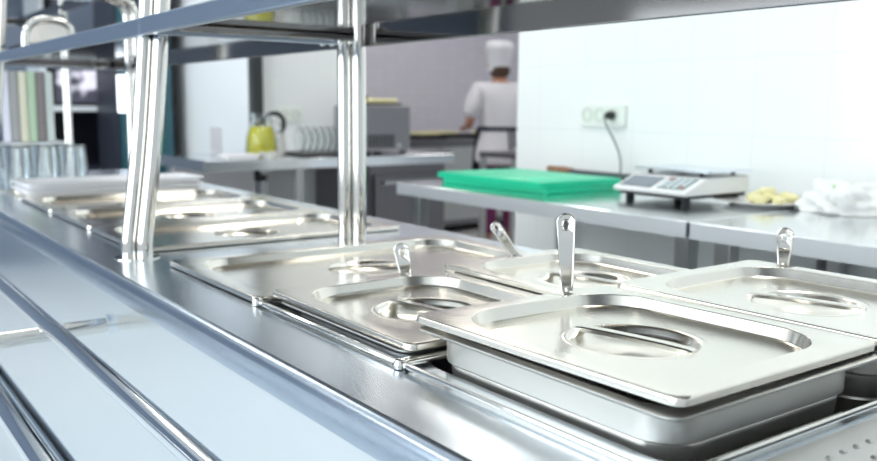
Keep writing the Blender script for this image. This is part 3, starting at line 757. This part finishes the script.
# ================================================================== the chef
def skinned(name, pts, edges, radii, m, parent, sub=2, root=0):
    me = bpy.data.meshes.new(name); me.from_pydata([Vector(p) for p in pts], edges, []); me.materials.append(M[m])
    o = bpy.data.objects.new(name, me); C.objects.link(o); o.parent = parent
    md = o.modifiers.new('skin', 'SKIN'); md.use_smooth_shade = True
    for i, v in enumerate(me.skin_vertices[0].data):
        r = radii[i]; v.radius = r if isinstance(r, tuple) else (r, r); v.use_root = (i == root)
    s = o.modifiers.new('sub', 'SUBSURF'); s.levels = sub; s.render_levels = sub
    return o
ch = thing('person', 'person in white tunic and tall white hat, back turned, working at the far counter', 'person', (4.50, 5.34, -.87), (0, 0, math.radians(-18)))
ch.scale = (1.04, 1.0, .935)
# skeleton, facing +y, z from the floor
J = {'pelvis': (0, 0, .90), 'waist': (0, .01, 1.03), 'chest': (0, .02, 1.20), 'upper': (0, .03, 1.33), 'neck': (0, .045, 1.42), 'nk2': (0, .06, 1.47), 'head': (0, .08, 1.55), 'crown': (0, .085, 1.63)}
pts = [J[k] for k in ('pelvis', 'waist', 'chest', 'upper', 'neck', 'nk2', 'head', 'crown')]
rad = [(.145, .11), (.125, .095), (.145, .10), (.12, .085), .05, .052, .085, .065]
ed = [(i, i+1) for i in range(7)]
def add(p, r, to): pts.append(p); rad.append(r); ed.append((to, len(pts)-1)); return len(pts)-1
for s in (-1, 1):
    a = add((s*.165, .03, 1.345), .05, 3); a = add((s*.225, .01, 1.20), .042, a); e = add((s*.245, .03, 1.07), .036, a)
    a = add((s*.215, .16, 1.04), .032, e); a = add((s*.18, .27, 1.04), .024, a); a = add((s*.165, .32, 1.035), (.030, .016), a)
    hp_ = (s*.16, .36, 1.03); a2 = add(hp_, (.032, .015), a)
    h = add((s*.085, 0, .84), .085, 0); k = add((s*.09, .01, .48), .055, h); an = add((s*.095, -.01, .10), .036, k); add((s*.10, .10, .035), .034, an)
body = skinned('body', pts, ed, rad, 'skin', ch)
for s in (-1, 1):
    for f, (dx, L) in enumerate(((-.024, .060), (-.008, .070), (.008, .066), (.023, .052))):
        x = s*.16 + dx; skinned('finger', [(x, .355, 1.03), (x, .37 + L*.4, 1.022), (x, .37 + L*.75, 1.00), (x, .37 + L*.8, .985)], [(0, 1), (1, 2), (2, 3)], [.009, .0085, .008, .007], 'skin', ch, 1)
    skinned('thumb', [(s*.145, .32, 1.03), (s*.115, .345, 1.02), (s*.11, .37, 1.005)], [(0, 1), (1, 2)], [.011, .0095, .008], 'skin', ch, 1)
# tunic
tp = [(0, 0, .70), (0, 0, .78), (0, 0, .86), (0, .005, .95), (0, .01, 1.03), (0, .02, 1.20), (0, .03, 1.33), (0, .04, 1.40)]
tr = [(.225, .20), (.225, .19), (.215, .17), (.185, .14), (.165, .125), (.185, .135), (.15, .11), .062]; te = [(i, i+1) for i in range(7)]
for s in (-1, 1):
    n = len(tp); tp += [(s*.170, .03, 1.345), (s*.232, .01, 1.20), (s*.250, .03, 1.10)]; tr += [.074, .068, .062]; te += [(6, n), (n, n+1), (n+1, n+2)]
skinned('tunic', tp, te, tr, 'fabric', ch)
tp = [(0, 0, .90)]; tr = [.11]; te = []
for s in (-1, 1):
    n = len(tp); tp += [(s*.09, 0, .82), (s*.095, .01, .48), (s*.10, -.01, .12)]; tr += [.085, .078, .066]; te += [(0, n), (n, n+1), (n+1, n+2)]
skinned('trousers', tp, te, tr, 'purple', ch)
for s in (-1, 1):
    bm = bmesh.new(); bmesh.ops.create_icosphere(bm, subdivisions=3, radius=1)
    for v in bm.verts: v.co = Vector((v.co.x*.05, v.co.y*.13, max(v.co.z*.07, -.03)))
    finish(bm, 'shoe', 'shoe', ch, (s*.10, .06, .035))
# apron: front panel, waist band and ties at the back
bm = bmesh.new()
ring = [(.172*math.cos(2*PI*i/32), .012 + .140*math.sin(2*PI*i/32)) for i in range(32)]
a = [bm.verts.new((x, y, 1.005)) for x, y in ring]; b2 = [bm.verts.new((x*1.02, y*1.02, 1.038)) for x, y in ring]; bridge(bm, a, b2)
finish(bm, 'apron_band', 'belt', ch, solid=.006)
bm = bmesh.new(); ring = [(.195*math.cos(PI*(.04 + .92*i/20)), .0 + .175*math.sin(PI*(.04 + .92*i/20))) for i in range(21)]
lv = [[bm.verts.new((x*(1 + .06*k), y*(1 + .05*k), 1.02 - .14*k)) for x, y in ring] for k in range(4)]
for a, b2 in zip(lv, lv[1:]):
    for i in range(20): bm.faces.new((a[i], a[i+1], b2[i+1], b2[i]))
finish(bm, 'apron_front', 'belt', ch, solid=.004)
for dx, L in ((-.022, .20), (.012, .17)):
    bm = bmesh.new(); box(bm, dx, dx + .022, -.010, 0, -L, 0); o = finish(bm, 'apron_tie', 'belt', ch, (0, -.185, 1.03), (math.radians(-12), 0, 0), smooth=False, bevel=.003)
bm = bmesh.new()
for i, (r, z) in enumerate(((.090, 0), (.093, .03), (.091, .055))): pass
lathe(bm, [(.090, 0), (.094, .002), (.094, .10), (.098, .13), (.112, .18), (.108, .225), (.07, .25), (0, .255)], 28)
for v in bm.verts:
    a = math.atan2(v.co.y, v.co.x)
    if v.co.z > .11: v.co.x *= 1 + .04*math.sin(9*a); v.co.y *= 1 + .04*math.sin(9*a)
finish(bm, 'chef_hat', 'hatfabric', ch, (0, .070, 1.50), (math.radians(4), 0, 0), angle=60)
bm = bmesh.new(); bmesh.ops.create_icosphere(bm, subdivisions=3, radius=1)
for v in bm.verts: v.co = Vector((v.co.x*.084, v.co.y*.075 , v.co.z*.085))
finish(bm, 'hair', 'hair', ch, (0, .045, 1.515))
# face details
for s in (-1, 1):
    bm = bmesh.new(); bmesh.ops.create_icosphere(bm, subdivisions=2, radius=.011); finish(bm, 'eye', 'porcelain', ch, (s*.03, .155, 1.565))
    bm = bmesh.new(); bmesh.ops.create_icosphere(bm, subdivisions=2, radius=1)
    for v in bm.verts: v.co = Vector((v.co.x*.010, v.co.y*.018, v.co.z*.030))
    finish(bm, 'ear', 'skin', ch, (s*.086, .075, 1.55))
bm = bmesh.new(); tube(bm, [(0, .160, 1.575), (0, .178, 1.545), (0, .162, 1.532)], [.007, .014, .009], 8); finish(bm, 'nose', 'skin', ch)
bm = bmesh.new(); tube(bm, [(-.02, .155, 1.512), (0, .163, 1.512), (.02, .155, 1.512)], [.004, .006, .004], 8); finish(bm, 'mouth', 'red', ch)
